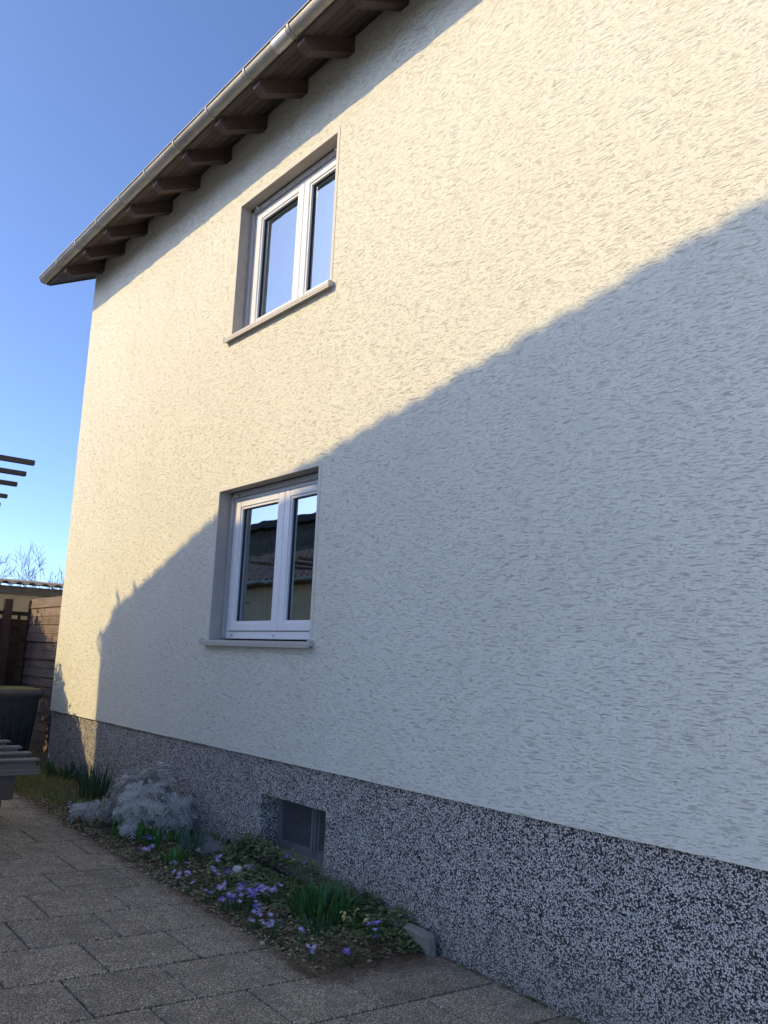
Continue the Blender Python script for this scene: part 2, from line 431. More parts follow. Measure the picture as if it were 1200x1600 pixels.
# plinth with the cellar window opening
CY0, CY1, CZ0, CZ1, PXF = 5.25, 6.145, .30, .717, .022
pl = MB(); ys = [YN, CY0, CY1, YF-.02]; zs = [-.4, CZ0, CZ1, 1.0]
for i in range(3):
    for j in range(3):
        if i == 1 and j == 1: continue
        pl.add([(PXF, ys[i], zs[j]), (PXF, ys[i], zs[j+1]), (PXF, ys[i+1], zs[j+1]), (PXF, ys[i+1], zs[j])], [(0, 1, 2, 3)])
d = PXF+.25
pl.add([(PXF, CY0, CZ0), (PXF, CY1, CZ0), (PXF, CY1, CZ1), (PXF, CY0, CZ1), (d, CY0, CZ0), (d, CY1, CZ0), (d, CY1, CZ1), (d, CY0, CZ1)], [(1, 2, 6, 5), (2, 3, 7, 6), (3, 0, 4, 7)])
pl.add([(PXF, YF-.02, -.4), (9.1, YF-.02, -.4), (9.1, YF-.02, 1.0), (PXF, YF-.02, 1.0)], [(0, 1, 2, 3)])
pl.build('plinth', M['pebble'], house)

# cellar window: two steel leaves filled with wire mesh
cw = MB(); fx0, fx1 = PXF+.165, PXF+.195
cw.box(fx0, fx1, CY0, CY0+.035, CZ0, CZ1); cw.box(fx0, fx1, CY1-.035, CY1, CZ0, CZ1)
cw.box(fx0, fx1, CY0+.035, CY1-.035, CZ0, CZ0+.05); cw.box(fx0, fx1, CY0+.035, CY1-.035, CZ1-.03, CZ1)
cw = cw.build('cellar_window', M['steel_grey'], house)
MB().box(PXF+.003, PXF+.165, CY0+.001, CY1-.001, CZ0-.05, CZ0+.004).build('cellar_sill', M['concrete_edge'], cw)
mw = MB(); YM = 5.62
mw.box(fx0-.012, fx1-.004, YM-.032, YM+.032, CZ0+.05, CZ1-.03); mw.box(fx0-.02, fx0-.012, YM-.008, YM+.008, CZ0+.052, CZ1-.032); mw.build('mullion', M['steel_grey'], cw)
for ya, yb in ((CY0+.035, YM-.032), (YM+.032, CY1-.035)):
    lf = MB(); w_ = .022
    lf.box(fx0+.004, fx1-.006, ya, ya+w_, CZ0+.05, CZ1-.03); lf.box(fx0+.004, fx1-.006, yb-w_, yb, CZ0+.05, CZ1-.03)
    lf.box(fx0+.004, fx1-.006, ya+w_, yb-w_, CZ0+.05, CZ0+.07); lf.box(fx0+.004, fx1-.006, ya+w_, yb-w_, CZ1-.05, CZ1-.03)
    lf.build('leaf_frame', M['steel_grey'], cw)
    gm = MB(); s_ = .019; r_ = .0032; xm = fx0+.012
    k = ya+w_+s_/2
    while k < yb-w_: gm.box(xm-r_, xm+r_, k-r_, k+r_, CZ0+.07, CZ1-.05); k += s_
    k = CZ0+.07+s_/2
    while k < CZ1-.05: gm.box(xm-2*r_, xm-r_*.9, ya+w_, yb-w_, k-r_, k+r_); k += s_
    g_ = gm.build('wire_mesh', M['grille_wire'], cw); g_['kind'] = 'stuff'
MB().add([(fx1+.03, CY0, CZ0), (fx1+.03, CY1, CZ0), (fx1+.03, CY1, CZ1), (fx1+.03, CY0, CZ1)], [(0, 1, 2, 3)]).build('cellar_pane', M['gasket'], cw)

# rooms behind the windows
for z0, z1 in ((1.0, 3.55), (3.9, 6.5)):
    x0, x1, y0, y1 = .235, 4.2, 4.2, 8.6
    rm = MB(); rm.add([(x0, y0, z0), (x1, y0, z0), (x1, y1, z0), (x0, y1, z0), (x0, y0, z1), (x1, y0, z1), (x1, y1, z1), (x0, y1, z1)], [(0, 1, 2, 3), (4, 7, 6, 5), (0, 4, 5, 1), (1, 5, 6, 2), (2, 6, 7, 3)])
    a, b = (WIN[0] if z0 < 3 else WIN[1])
    rm.add([(x0, y0, z0), (x0, WY0, z0), (x0, WY0, z1), (x0, y0, z1), (x0, WY1, z0), (x0, y1, z0), (x0, y1, z1), (x0, WY1, z1), (x0, WY0, a), (x0, WY1, a), (x0, WY0, b), (x0, WY1, b)],
           [(0, 3, 2, 1), (4, 7, 6, 5), (1, 8, 9, 4), (10, 2, 7, 11)])
    rm.build('room', M['room_plaster'], house)

# windows
FX = .145
def make_window():
    """window with the lower left of its opening at z 0; y in world"""
    H = WIN[0][1]-WIN[0][0]; y0, y1 = WY0, WY1
    fr = MB(); ft, fb, fs = .075, .105, .085
    fr.bbox(FX, FX+.07, y0+.002, y0+fs, .025, H-.035, .004); fr.bbox(FX, FX+.07, y1-fs, y1-.002, .025, H-.035, .004)
    fr.bbox(FX+.001, FX+.069, y0+fs, y1-fs, .025, fb, .004); fr.bbox(FX+.001, FX+.069, y0+fs, y1-fs, H-.035-ft, H-.035, .004)
    win = fr.build('window', M['white_pvc'], house, (0, 0, WIN[0][0]))
    # reveal with the smooth band round the opening
    rv = MB(); e = .036; p = -.004; tm = MB()
    for (ya, yb, za, zb) in ((y0-e, y0, -.0, H+e), (y1, y1+e, -.0, H+e), (y0, y1, H, H+e)):
        tm.box(p, .0015, ya, yb, za, zb)
    tm.build('trim', M['trim'], win); p = .0018
    rv.add([(p, y0, 0), (p, y1, 0), (p, y1, H), (p, y0, H), (.245, y0, 0), (.245, y1, 0), (.245, y1, H), (.245, y0, H)], [(0, 1, 5, 4), (1, 2, 6, 5), (2, 3, 7, 6), (3, 0, 4, 7)])
    rv.build('reveal', M['smooth'], win)
    # roller shutter guides, slot and bottom rail
    for ya, yb in ((y0+.003, y0+.048), (y1-.048, y1-.003)):
        g = MB(); g.bbox(FX-.032, FX-.002, ya, yb, .03, H-.045, .003); g.build('shutter_guide', M['guide_alu'], win)
    g = MB(); g.bbox(FX-.03, FX-.004, y0+.05, y1-.05, H-.052, H-.006, .003); g.build('shutter_bottom_rail', M['guide_alu'], win)
    g = MB(); g.box(FX-.036, FX+.0, y0+.003, y1-.003, H-.006, H-.001); g.build('shutter_slot', M['gasket'], win)
    for y in (y1-.16, y0+.16):
        g = MB(); g.tube([(FX-.062, y, H-.045), (FX-.03, y, H-.045)], .013, 10); g.build('shutter_stop', M['guide_alu'], win)
    # sashes
    ym = 6.278
    for ya, yb in ((y0+.064, ym-.012), (ym+.012, y1-.098)):
        s_ = MB(); zt, zb = H-.088, .095; wd = .085; xs = FX+.018; xe = FX+.075
        if yb > 6.5: ya = ym-.01; 
        else: yb = ym-.016
        s_.bbox(xs-.030, xe, ya, ya+wd+.016, zb, zt, .005); s_.bbox(xs-.030, xe, yb-wd, yb, zb, zt, .005)
        s_.bbox(xs-.029, xe, ya+wd+.016, yb-wd, zb, zb+.068, .005); s_.bbox(xs-.029, xe, ya+wd+.016, yb-wd, zt-.062, zt, .005)
        sash = s_.build('sash', M['white_pvc'], win)
        gy0, gy1, gz0, gz1 = ya+wd+.016, yb-wd, zb+.068, zt-.062
        k = MB(); q = .024
        for (a, b, c, d_) in ((gy0, gy0+q, gz0, gz1), (gy1-q, gy1, gz0, gz1), (gy0+q, gy1-q, gz0, gz0+q), (gy0+q, gy1-q, gz1-q, gz1)):
            k.box(FX+.018, FX+.044, a, b, c, d_)
        k.build('gasket', M['gasket'], win)
        k = MB(); q = .020
        for (a, b, c, d_) in ((gy0-.002, gy0+q, gz0-.002, gz1+.002), (gy1-q, gy1+.002, gz0-.002, gz1+.002), (gy0+q, gy1-q, gz0-.002, gz0+q), (gy0+q, gy1-q, gz1-q, gz1+.002)):
            k.bbox(FX-.001, FX+.045, a, b, c, d_, .003)
        k.build('glazing_bead', M['white_pvc'], win)
        k = MB(); q = .005  # dark seal strips that also paint in the shadow gap round each sash
        for (a, b, c, d_) in ((ya-q, ya, zb-q, zt+q), (yb, yb+q, zb-q, zt+q), (ya, yb, zb-q, zb), (ya, yb, zt, zt+q)):
            k.box(FX-.003, FX+.003, a, b, c, d_)
        k.build('seal_shadow_line', M['gasket'], win)
        MB().add([(FX+.03, gy0, gz0), (FX+.03, gy1, gz0), (FX+.03, gy1, gz1), (FX+.03, gy0, gz1)], [(0, 3, 2, 1)]).build('pane', M['glass'], win)
    for y in (7.06, 6.33):
        g = MB(); g.tube([(FX-.006, y, .055), (FX+.004, y, .055)], .011, 10); g.build('drain_cap', M['guide_alu'], win)
    # sill
    s_ = MB(); s_.bbox(-.052, FX+.01, y0-.062, y1+.085, -.030, .004, .004); s_.box(-.05, -.042, y0-.06, y1+.083, -.044, -.029); s_.build('sill', M['sill_stone'], win)
    for ya, yb in ((y0-.066, y0-.040), (y1+.062, y1+.089)):
        g = MB(); g.bbox(-.054, -.004, ya, yb, -.032, .016, .004); g.build('sill_end_cap', M['sill_stone'], win)
    return win
win = make_window()
w2 = copy_tree(win, house); w2.location = (0, 0, WIN[1][0])

# eaves: roof deck, soffit boards, rafters, gutter
RE = 11.90
rf = MB(); th = .10; EX = -.50
zz = lambda x: roofz(x)+.024
rf.prism([(EX, zz(EX)), (RX, zz(RX)), (2*RX-EX, zz(EX)), (2*RX-EX, zz(EX)+th), (RX, zz(RX)+th+.03), (EX, zz(EX)+th)], YN-.3, RE)
roof = rf.build('roof', M['tiles'], house)
nb = 6
for i in range(nb):
    st_ = (.03-EX)/nb; xa = EX+i*st_; xb = xa+st_-.006
    m = MB(); m.prism([(xa, roofz(xa)), (xb, roofz(xb)), (xb, roofz(xb)+.02), (xa, roofz(xa)+.02)], YN-.3, RE-.01); m.build('soffit_board', M['soffit_wood'], roof)
m = MB(); m.prism([(.03, roofz(.03)), (RX, roofz(RX)), (RX, roofz(RX)+.02), (.03, roofz(.03)+.02)], YF+.002, RE-.01); m.build('verge_soffit', M['soffit_wood'], roof)
rprof = [(.02, roofz(.02)-.147), (-.425, roofz(-.425)-.142), (-.50, roofz(-.50)-.05), (-.50, roofz(-.50)-.001), (.02, roofz(.02)-.001)]
rmesh = MB().prism(rprof, -.052, .052).mesh('rafter', M['rafter_wood'])
y = 4.714-.7165*12
while y < 11.3:
    if y > YN: obj('rafter', rmesh, house, (0, y, 0))
    y += .7165
MB().prism([(RX, roofz(RX)-.012), (-.46, roofz(-.46)-.012), (-.50, roofz(-.50)+.01), (-.50, zz(-.50)+th*.9), (RX, zz(RX)+th*.9)], RE+.001, RE+.025).build('bargeboard', M['rafter_wood'], roof)
MB().bbox(EX-.018, EX-.001, YN-.3, RE+.005, zz(EX)-.03, zz(EX)+th*.75, .003).build('fascia', M['rafter_wood'], roof)
GXC, GZC, GR = -.545, 6.862, .072
ns = 14
def arc(r_, rev=False):
    L_ = [(GXC+r_*math.cos(math.pi+math.pi*i/ns), GZC+r_*math.sin(math.pi+math.pi*i/ns)) for i in range(ns+1)]
    return L_[::-1] if rev else L_
def trough(m, ro, ri, ya, yb, smooth):
    rg_ = arc(ro)+arc(ri, True); k = len(rg_)
    return m.add([(p[0], yv, p[1]) for yv in (ya, yb) for p in rg_], [(i, k+i, k+(i+1) % k, (i+1) % k) for i in range(k)] + [tuple(range(k-1, -1, -1)), tuple(range(k, 2*k))], smooth)
gp = trough(MB(), GR, GR-.004, YN-.3, RE+.03, True)
gp.prism(arc(GR-.002), RE+.024, RE+.032)
gp.tube([(GXC-GR-.004, YN-.3, GZC+.006), (GXC-GR-.004, RE+.03, GZC+.006)], .009, 8)
gutter = gp.build('gutter', M['zinc'], house)
bm_ = trough(MB(), GR+.008, GR+.0005, -.014, .014, False).mesh('gutter_bracket', M['bracket_metal'])
y = 4.714+.7165*9+.03
while y > YN:
    obj('gutter_bracket', bm_, gutter, (0, y, 0)); y -= .7165
trough(MB(), GR+.003, GR+.0005, 5.50, 5.72, False).build('solder_patch', M['eave_metal'], gutter)
MB().prism([(-.60, 6.905), (-.50, zz(-.50)+th-.02), (-.40, zz(-.40)+th+.004), (-.40, zz(-.40)+th+.008), (-.50, zz(-.50)+th-.014), (-.604, 6.912)], YN-.3, RE+.01).build('eave_flashing', M['eave_metal'], roof)

# net curtains hang inside
def curtain(zb, zt, ya, yb, label):
    m = MB(); n = int((yb-ya)*150); vs = []
    for z in (zb, zt):
        for i in range(n+1):
            y = ya+(yb-ya)*i/n; vs.append((.30+.022*math.sin(i*.95)+.012*math.sin(i*.31), y, z))
    m.add(vs, [(i, i+1, n+2+i, n+1+i) for i in range(n)], True)
    tag(m.build('net_curtain', M['curtain']), label, 'curtain', 'net curtains behind the windows')
curtain(1.95, 3.4, 6.78, 7.3, 'gathered net curtain behind left pane of the ground-floor window')
curtain(4.85, 6.35, 6.62, 7.3, 'gathered net curtain behind left pane of the upper window')
curtain(4.85, 6.35, 5.5, 5.92, 'net curtain behind right pane of the upper window')

# ------------------------------------------------------------------ neighbours beyond the yard (they throw the shadow and show in the panes)
nh = empty('neighbour_house', (-6, 9, .35))
tag(nh, 'neighbouring tiled house across the yard whose roofline shadows the lower wall', 'house')
def NB(m, name, mat_, parent=nh):
    m.v = [(p[0]+6, p[1]-9, p[2]-.35) for p in m.v]; return m.build(name, mat_, parent)
prof = [(13.52, 6.30), (13.24, 6.51), (10.89, 7.35), (5.46, 8.34), (4.9, 8.44)]
lower = [(a, b-.10) for a, b in prof]
NB(MB().prism([(13.40, -.2), (13.49, 6.20)]+lower[1:]+[(4.95, 8.33), (4.95, -.2)], -14, -6.06, 'x'), 'gable_wall', M['house_paint'])
roofn = MB(); roofn.prism([(a, b-.035) for a, b in prof]+[(a, b-.12) for a, b in reversed(prof)], -14.3, -6.0, 'x')
roofn = NB(roofn, 'roof', M['tiles'])
vt = None
for (a, b) in zip(prof[1:], prof[2:]):
    d_ = Vector((a[0]-b[0], a[1]-b[1])); L_ = d_.length; n = max(1, round(L_/.27)); ang = math.atan2(d_.y, d_.x)
    for i in range(n):
        c_ = Vector(b)+d_*((i+.5)/n)
        if vt is None: vt = MB().prism([(-.15, -.05), (-.15, .004), (-.10, .028), (-.03, .038), (.05, .037), (.11, .024), (.15, .0), (.15, -.05)], -.10, .04, 'x').mesh('verge_tile', M['tiles'])
        o = obj('verge_tile', vt, roofn, (0, c_.x-9, c_.y-.35-.016+random.uniform(-.010, .008))); o.rotation_euler = (ang+random.uniform(-.06, .06), 0, 0)
NB(MB().tube([(-6.02, 13.38, 4.5), (-6.02, 13.455, 6.02), (-6.02, 13.50, 6.09), (-6.02, 13.595, 6.17), (-6.02, 13.61, 6.22), (-6.02, 13.57, 6.29), (-6.02, 13.52, 6.34)], .024, 10), 'downpipe', M['zinc'])
for (p, q) in (((13.22, 6.83), (13.01, 6.57)), ((12.74, 6.90), (12.58, 6.70))):
    NB(MB().tube([(-6.1, p[0], p[1]), (-6.1, q[0], q[1])], .032, 8), 'roof_hook', M['zinc'])
for y_ in (6.6, 9.2, 11.8):
    for z_ in (1.6, 4.4):
        f_ = NB(MB().bbox(-6.06, -6.02, y_-.55, y_+.55, z_-.6, z_+.6, .005), 'window', M['white_pvc'])
        NB(MB().box(-6.02, -6.012, y_-.47, y_+.47, z_-.52, z_+.52), 'pane', M['gasket'], f_)

ob = empty('tiled_outbuilding', (-11, 20, .35)); tag(ob, 'low outbuilding with pantile roof mirrored in the ground-floor window', 'outbuilding')
def OBm(m, name, mat_, parent=ob):
    m.v = [(p[0]+11, p[1]-20, p[2]-.35) for p in m.v]; return m.build(name, mat_, parent)
OBm(MB().box(-12.8, -8.9, 17.0, 33.5, -.2, 3.85), 'wall', M['cream_render'])
rp = MB(); ny, nx = 330, 12
for i in range(nx+1):
    for s_ in (0, 1):
        u = (i+(s_ and .96 or 0))/ (nx+1)
        x = -8.45-3.1*u; z = 3.88+1.42*u + (.045 if s_ == 0 else .0)
        for j in range(ny+1):
            y = 16.8+17*j/ny; rp.v.append((x, y, z+.035*math.sin(j*2*math.pi/6)))
for i in range(2*(nx+1)-1):
    for j in range(ny):
        a = i*(ny+1)+j; rp.f.append((a, a+ny+1, a+ny+2, a+1)); rp.sm.append(False)
OBm(rp, 'tile_slope', M['tiles'])
OBm(MB().prism([(-8.5, 3.82), (-11.5, 5.2), (-14, 4.1), (-14, 3.9), (-8.5, 3.76)], 16.85, 33.7), 'roof_deck', M['cladding'])
OBm(MB().tube([(-8.36, 16.8, 3.84), (-8.36, 33.8, 3.84)], .06, 10), 'gutter', M['zinc'])
cb = empty('clad_building', (-20, 36, .35)); tag(cb, 'taller timber-clad building mirrored above the tiles in the ground-floor window', 'building')
for i in range(22):
    o = MB().bbox(1.98, 2.0+.02*(i % 2), -10, 16, i*.35, i*.35+.342, .006).build('cladding_board', M['cladding'], cb)
MB().box(-3, 1.97, -9.95, 15.9, -.3, 7.7).build('wall', M['cladding'], cb)
MB().prism([(-3.4, 7.7), (2.5, 7.7), (2.5, 8.05), (-3.4, 8.6)], -10.4, 16.4).build('roof', M['rafter_wood'], cb)

# evergreen shrub at the end of the yard, outside the picture; its top throws the ragged shadow by the corner
def ptop(y):
    P = [(10.6, .9), (10.85, 1.55), (11.66, 2.1), (12.06, 2.5), (13.54, 3.05), (14.9, 3.55), (15.5, 3.2), (16.0, 2.0)]
    for (a, b), (c, d_) in zip(P, P[1:]):
        if a <= y <= c: return b+(d_-b)*(y-a)/(c-a)
    return .3
sb = empty('evergreen_shrub', (-1.65, 13.4, .40)); tag(sb, 'dense evergreen shrub at the far end of the yard', 'shrub')
fm = MB(); rng = random.Random(3)
for k in range(21000):
    y = rng.uniform(10.65, 16.0); tp = ptop(y); z = tp-abs(rng.gauss(0, .55)) + .08*math.sin(y*9)+.05*math.sin(y*23)
    if z < .5 or k % 3 == 0: z = rng.uniform(.5, tp)
    x = -1.65+max(-.5, min(.5, rng.gauss(0, .22)))
    a = rng.uniform(0, 6.28); e = rng.uniform(-.6, 1.2); r_ = rng.uniform(.035, .07)
    d1 = Vector((math.cos(a)*math.cos(e), math.sin(a)*math.cos(e), math.sin(e))); d2 = d1.cross(Vector((rng.uniform(-1, 1), rng.uniform(-1, 1), rng.uniform(-1, 1)))).normalized()*.5
    c_ = Vector((x+1.65, y-13.4, z-.40))
    fm.add([c_-d1*r_, c_+d2*r_, c_+d1*r_, c_-d2*r_], [(0, 1, 2, 3)])
fm.build('crown', M['conifer_leaf'], sb)
for yy_ in (-1.6, -.4, .8, 1.9):
    MB().tube([(0, yy_, -.2), (.05, yy_+.1, .9), (0, yy_+.15, 1.9)], [.06, .045, .02], 7).build('trunk', M['bark'], sb)

# ------------------------------------------------------------------ pergola at the left
pg = empty('pergola', (-3.6, 7.8, zg(-3.6, 7.8))); tag(pg, 'weathered pergola with slat ends sticking into the sky at left', 'pergola')
P0 = Vector(pg.location)
def PG(m, name): m.v = [tuple(Vector(p)-P0) for p in m.v]; return m.build(name, M['pergola_wood'], pg)
for i, (y, x) in enumerate([(5.855, -2.08), (6.29, -2.009), (6.76, -1.938), (7.39, -1.839), (7.9, -1.76), (8.4, -1.70), (8.9, -1.64), (9.4, -1.58), (9.9, -1.5)]):
    PG(MB().bbox(-5.4, x, y-.017, y+.017, 3.0-.016, 3.0+.018, .003), 'slat')
for x in (-2.95, -4.9):
    PG(MB().bbox(x-.05, x+.05, 5.6, 10.2, 2.83, 2.976, .006), 'beam')
    for y in (5.9, 9.8): PG(MB().bbox(x-.06, x+.06, y-.06, y+.06, zg(x, y)-.02, 2.83, .006), 'post')

# ------------------------------------------------------------------ slatted garden cart, cut by the left edge
ct = empty('garden_cart', (-1.6, 8.2, zg(-1.6, 8.2))); tag(ct, 'slatted grey wooden garden cart on a black wheel at the left edge', 'cart')
P1 = Vector(ct.location)
def CT(m, name, mt): m.v = [tuple(Vector(p)-P1) for p in m.v]; return m.build(name, M[mt], ct)
CT(MB().bbox(-2.3, -1.146, 7.995, 8.022, .683, .757, .004), 'front_board', 'grey_wood')
CT(MB().bbox(-2.3, -1.16, 8.022, 8.62, .70, .745, .004), 'deck', 'brown_board')
for i, (y, x, z) in enumerate([(8.0, -1.150, .808), (8.14, -1.185, .850), (8.28, -1.232, .888), (8.42, -1.297, .926), (8.56, -1.35, .96)]):
    CT(MB().bbox(-2.3, x, y, y+.115, z-.012, z+.008, .003), 'slat', 'grey_wood')
    CT(MB().bbox(-2.3, x-.025, y+.035, y+.06, z-.062, z-.0125, .003), 'slat_rail', 'grey_wood')
CT(MB().bbox(-1.86, -1.335, 8.03, 8.5, .478, .6995, .006), 'box', 'brown_board')
for y in (8.06, 8.46):
    wm = MB(); n = 28; rr = .155; c_ = (-1.6, y, zg(-1.6, y)+.175)
    wm.tube([(c_[0]+rr*math.cos(2*math.pi*i/n), y, c_[2]+rr*math.sin(2*math.pi*i/n)) for i in range(n+1)], .021, 10, False)
    wo = CT(wm, 'wheel', 'rubber')
    hm = MB().tube([(c_[0], y-.03, c_[2]), (c_[0], y+.03, c_[2])], .03, 12)
    for k in range(6): hm.tube([(c_[0], y, c_[2]), (c_[0]+rr*math.cos(k*1.047), y, c_[2]+rr*math.sin(k*1.047))], .005, 6)
    hm.v = [tuple(Vector(p)-P1) for p in hm.v]; hm.build('spokes', M['steel_grey'], wo)
    CT(MB().box(c_[0]-.02, c_[0]+.02, y+.034, y+.05, c_[2]-.02, .478), 'fork', 'steel_grey')
CT(MB().bbox(-2.28, -2.22, 8.05, 8.11, zg(-2.25, 8.08), .69, .004), 'leg', 'grey_wood'); CT(MB().bbox(-2.28, -2.22, 8.5, 8.56, zg(-2.25, 8.5), .69, .004), 'leg', 'grey_wood')

# ------------------------------------------------------------------ wheelie bin behind the corner
bn = empty('wheelie_bin', (-.235, 12.25, zg(-.235, 12.25))); tag(bn, 'dark grey wheelie bin with yellow lid top beside the house corner', 'bin')
bd = MB(); hz = .83
def ring(hx, hy, z, r_=.04):
    P = []
    for cx, cy, a0 in ((1, 1, 0), (-1, 1, 90), (-1, -1, 180), (1, -1, 270)):
        for k in range(4):
            a = R(a0+30*k); P.append((cx*(hx-r_)+r_*math.cos(a), cy*(hy-r_)+r_*math.sin(a), z))
    return P
def loft(m, rings, smooth=False, capb=True, capt=True):
    n = len(rings[0]); vs = [p for r_ in rings for p in r_]; fs = []
    for i in range(len(rings)-1):
        for k in range(n): l = (k+1) % n; fs.append((i*n+k, i*n+l, (i+1)*n+l, (i+1)*n+k))
    if capb: fs.append(tuple(range(n-1, -1, -1)))
    if capt: fs.append(tuple(range((len(rings)-1)*n, len(rings)*n)))
    m.add(vs, fs, smooth); return m
loft(bd, [ring(.20, .22, .03), ring(.235, .27, .45), ring(.262, .30, hz-.03), ring(.285, .32, hz-.03), ring(.285, .32, hz)])
for x in (-.15, -.05, .05, .15): bd.bbox(x-.009, x+.009, -.292, -.235, .12, .74, .003)
bd.build('body', M['bin_plastic'], bn)
ld = MB(); loft(ld, [ring(.295, .335, hz+.001), ring(.298, .338, hz+.035), ring(.275, .31, hz+.075), ring(.18, .22, hz+.088)]); lid = ld.build('lid', M['bin_lid'], bn)
loft(MB(), [ring(.262, .296, hz+.0775), ring(.25, .285, hz+.088), ring(.17, .21, hz+.098)]).build('lid_panel', M['bin_yellow'], lid)
MB().tube([(-.22, .36, hz+.03), (.22, .36, hz+.03)], .014, 8).build('handle', M['bin_plastic'], bn)
for x in (-.22, .22): MB().tube([(x-.025, .24, .10), (x+.025, .24, .10)], .10, 18).build('wheel', M['rubber'], bn)

# ------------------------------------------------------------------ fences and shed behind the bin
f1 = empty('lap_fence', (.3, 13.0, zg(.3, 13))); tag(f1, 'sunlit reddish lap-board fence panel running back from the house corner', 'fence')
zb = f1.location.z
for i in range(17):
    z = .12+i*.1245; b0 = .018+.01*(i % 2)
    mm = MB(); tl = R(rng.uniform(5, 9)); Mx = Matrix.Translation((rng.uniform(-.006, .006), 0, z)) @ Matrix.Rotation(tl, 4, 'Y') @ Matrix.Rotation(rng.uniform(-.006, .006), 4, 'X')
    mm.bbox(-.009, .009, -1.28, .735, -.074, .074, .003, Mx); mm.build('slat', M['fence_wood'], f1)
for y in (.76, -1.3): MB().bbox(-.03, .035, y-.03, y+.03, -.1, 2.16, .005).build('post', M['post_wood'], f1)
MB().bbox(.022, .05, -.3, -.26, 0, 2.12, .003).build('batten', M['fence_wood'], f1)

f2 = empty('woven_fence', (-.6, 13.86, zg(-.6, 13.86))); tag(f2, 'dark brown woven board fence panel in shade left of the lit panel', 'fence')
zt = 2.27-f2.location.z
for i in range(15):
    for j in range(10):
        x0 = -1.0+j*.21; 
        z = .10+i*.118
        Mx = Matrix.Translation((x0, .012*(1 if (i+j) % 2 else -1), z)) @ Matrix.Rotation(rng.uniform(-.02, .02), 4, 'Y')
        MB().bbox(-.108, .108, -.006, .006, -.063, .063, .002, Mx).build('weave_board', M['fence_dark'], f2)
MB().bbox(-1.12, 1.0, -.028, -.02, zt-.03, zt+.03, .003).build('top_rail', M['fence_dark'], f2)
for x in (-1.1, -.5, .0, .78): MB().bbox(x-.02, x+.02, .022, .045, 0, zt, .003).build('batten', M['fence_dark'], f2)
ps = tag(MB().bbox(-.056, .056, -.05, .05, -.1, 2.47-zg(-.077, 13.6), .006).build('fence_post', M['post_wood'], None, (-.077, 13.6, zg(-.077, 13.6))), 'tall dark timber post standing in front of the woven fence', 'post')

sd = empty('shed', (-.8, 15.6, .35)); tag(sd, 'cream rendered shed with wavy corrugated roof behind the fences', 'shed')
MB().box(-3.2, 2.6, -.95, 1.8, -.2, 2.36).build('wall', M['cream_render'], sd)
cg = MB(); n = 34*8; wv_ = .205
for yv, dz in ((-1.16, 0), (2.0, .25)):
    for t_ in (0, .009):
        for i in range(n+1):
            x = -3.4+6.2*i/n; cg.v.append((x, yv, 2.42+dz+t_+.024*math.sin(x*2*math.pi/wv_)))
k = n+1
for i in range(n):
    cg.f += [(i, i+1, 2*k+i+1, 2*k+i), (k+i, 3*k+i, 3*k+i+1, k+i+1), (i, k+i, k+i+1, i+1)]; cg.sm += [True, True, False]
cg.build('corrugated_roof', M['fibre_cement'], sd)
MB().bbox(-3.25, 2.65, -.98, -.955, 2.25, 2.385, .004).build('fascia', M['grey_wood'], sd)

# ------------------------------------------------------------------ bare trees far behind
def bare_tree(loc, H, seed, label, spread=1.0):
    rg = random.Random(seed); root = empty('bare_tree', loc)
    tag(root, label, 'tree', 'bare trees beyond the shed')
    tr = MB(); br = MB()
    def grow(p, d_, L, r_, lev):
        n = 4; pts = [p]; rs = [r_]
        for i in range(n):
            d_ = (d_+Vector((rg.gauss(0, .10), rg.gauss(0, .10), rg.gauss(.04, .07)))).normalized(); p = p+d_*L/n; pts.append(p); rs.append(r_*(1-.5*(i+1)/n))
        (tr if lev == 0 else br).tube(pts, rs, 6 if lev < 2 else 4, False)
        if lev >= 5: return
        k = 4 if lev == 0 else 3
        for i in range(k):
            at = pts[-1] if i == 0 else pts[rg.randint(2, n)]
            az = rg.uniform(0, 6.28); tilt = rg.uniform(.35, .8)*spread if i else rg.uniform(.05, .3)
            a = d_.orthogonal().normalized(); b_ = d_.cross(a); nd = d_*math.cos(tilt)+(a*math.cos(az)+b_*math.sin(az))*math.sin(tilt)
            grow(at, nd, L*rg.uniform(.62, .80), max(.009, rs[-1]*rg.uniform(.55, .8)), lev+1)
    grow(Vector((0, 0, -.2)), Vector((0, 0, 1)), H*.38, H*.028, 0)
    tr.build('trunk', M['bark'], root); br.build('branches', M['bark'], root)
bare_tree((7.75, 38, .3), 5.3, 11, 'bare tree with fan of thin branches just left of the wall corner')
bare_tree((5.55, 37, .3), 5.3, 5, 'wide bare tree crown cut by the left picture edge', 1.15)
bare_tree((6.9, 42, .3), 4.4, 8, 'low bare tree between the two taller ones behind the shed')
bare_tree((9.6, 40, .3), 4.6, 21, 'bare tree nearest behind the house corner', 1.1)

# ------------------------------------------------------------------ planting
rg = random.Random(19)
def gz(x, y): return bedz(x, y)
def strap(m, p, az, lean, L, w_, droop=.5, n=5, fold=.25):
    """one strap leaf: folded blade that bends over with height"""
    p = Vector(p); side = Vector((-math.sin(az), math.cos(az), 0)); vs = []
    for i in range(n+1):
        t_ = i/n; a = lean+droop*t_*t_
        ww = w_*(.55+.9*t_ if t_ < .5 else 1.0)*(1 if t_ < .6 else max(.03, 1-((t_-.6)/.4)**1.7))
        d_ = Vector((math.cos(az)*math.sin(a), math.sin(az)*math.sin(a), math.cos(a)))
        up = d_.cross(side)
        vs += [p+side*ww*.5+up*ww*fold, p, p-side*ww*.5+up*ww*fold]
        p = p+d_*L/n
    fs = []
    for i in range(n): a = i*3; fs += [(a, a+1, a+4, a+3), (a+1, a+2, a+5, a+4)]
    m.add(vs, fs, True)
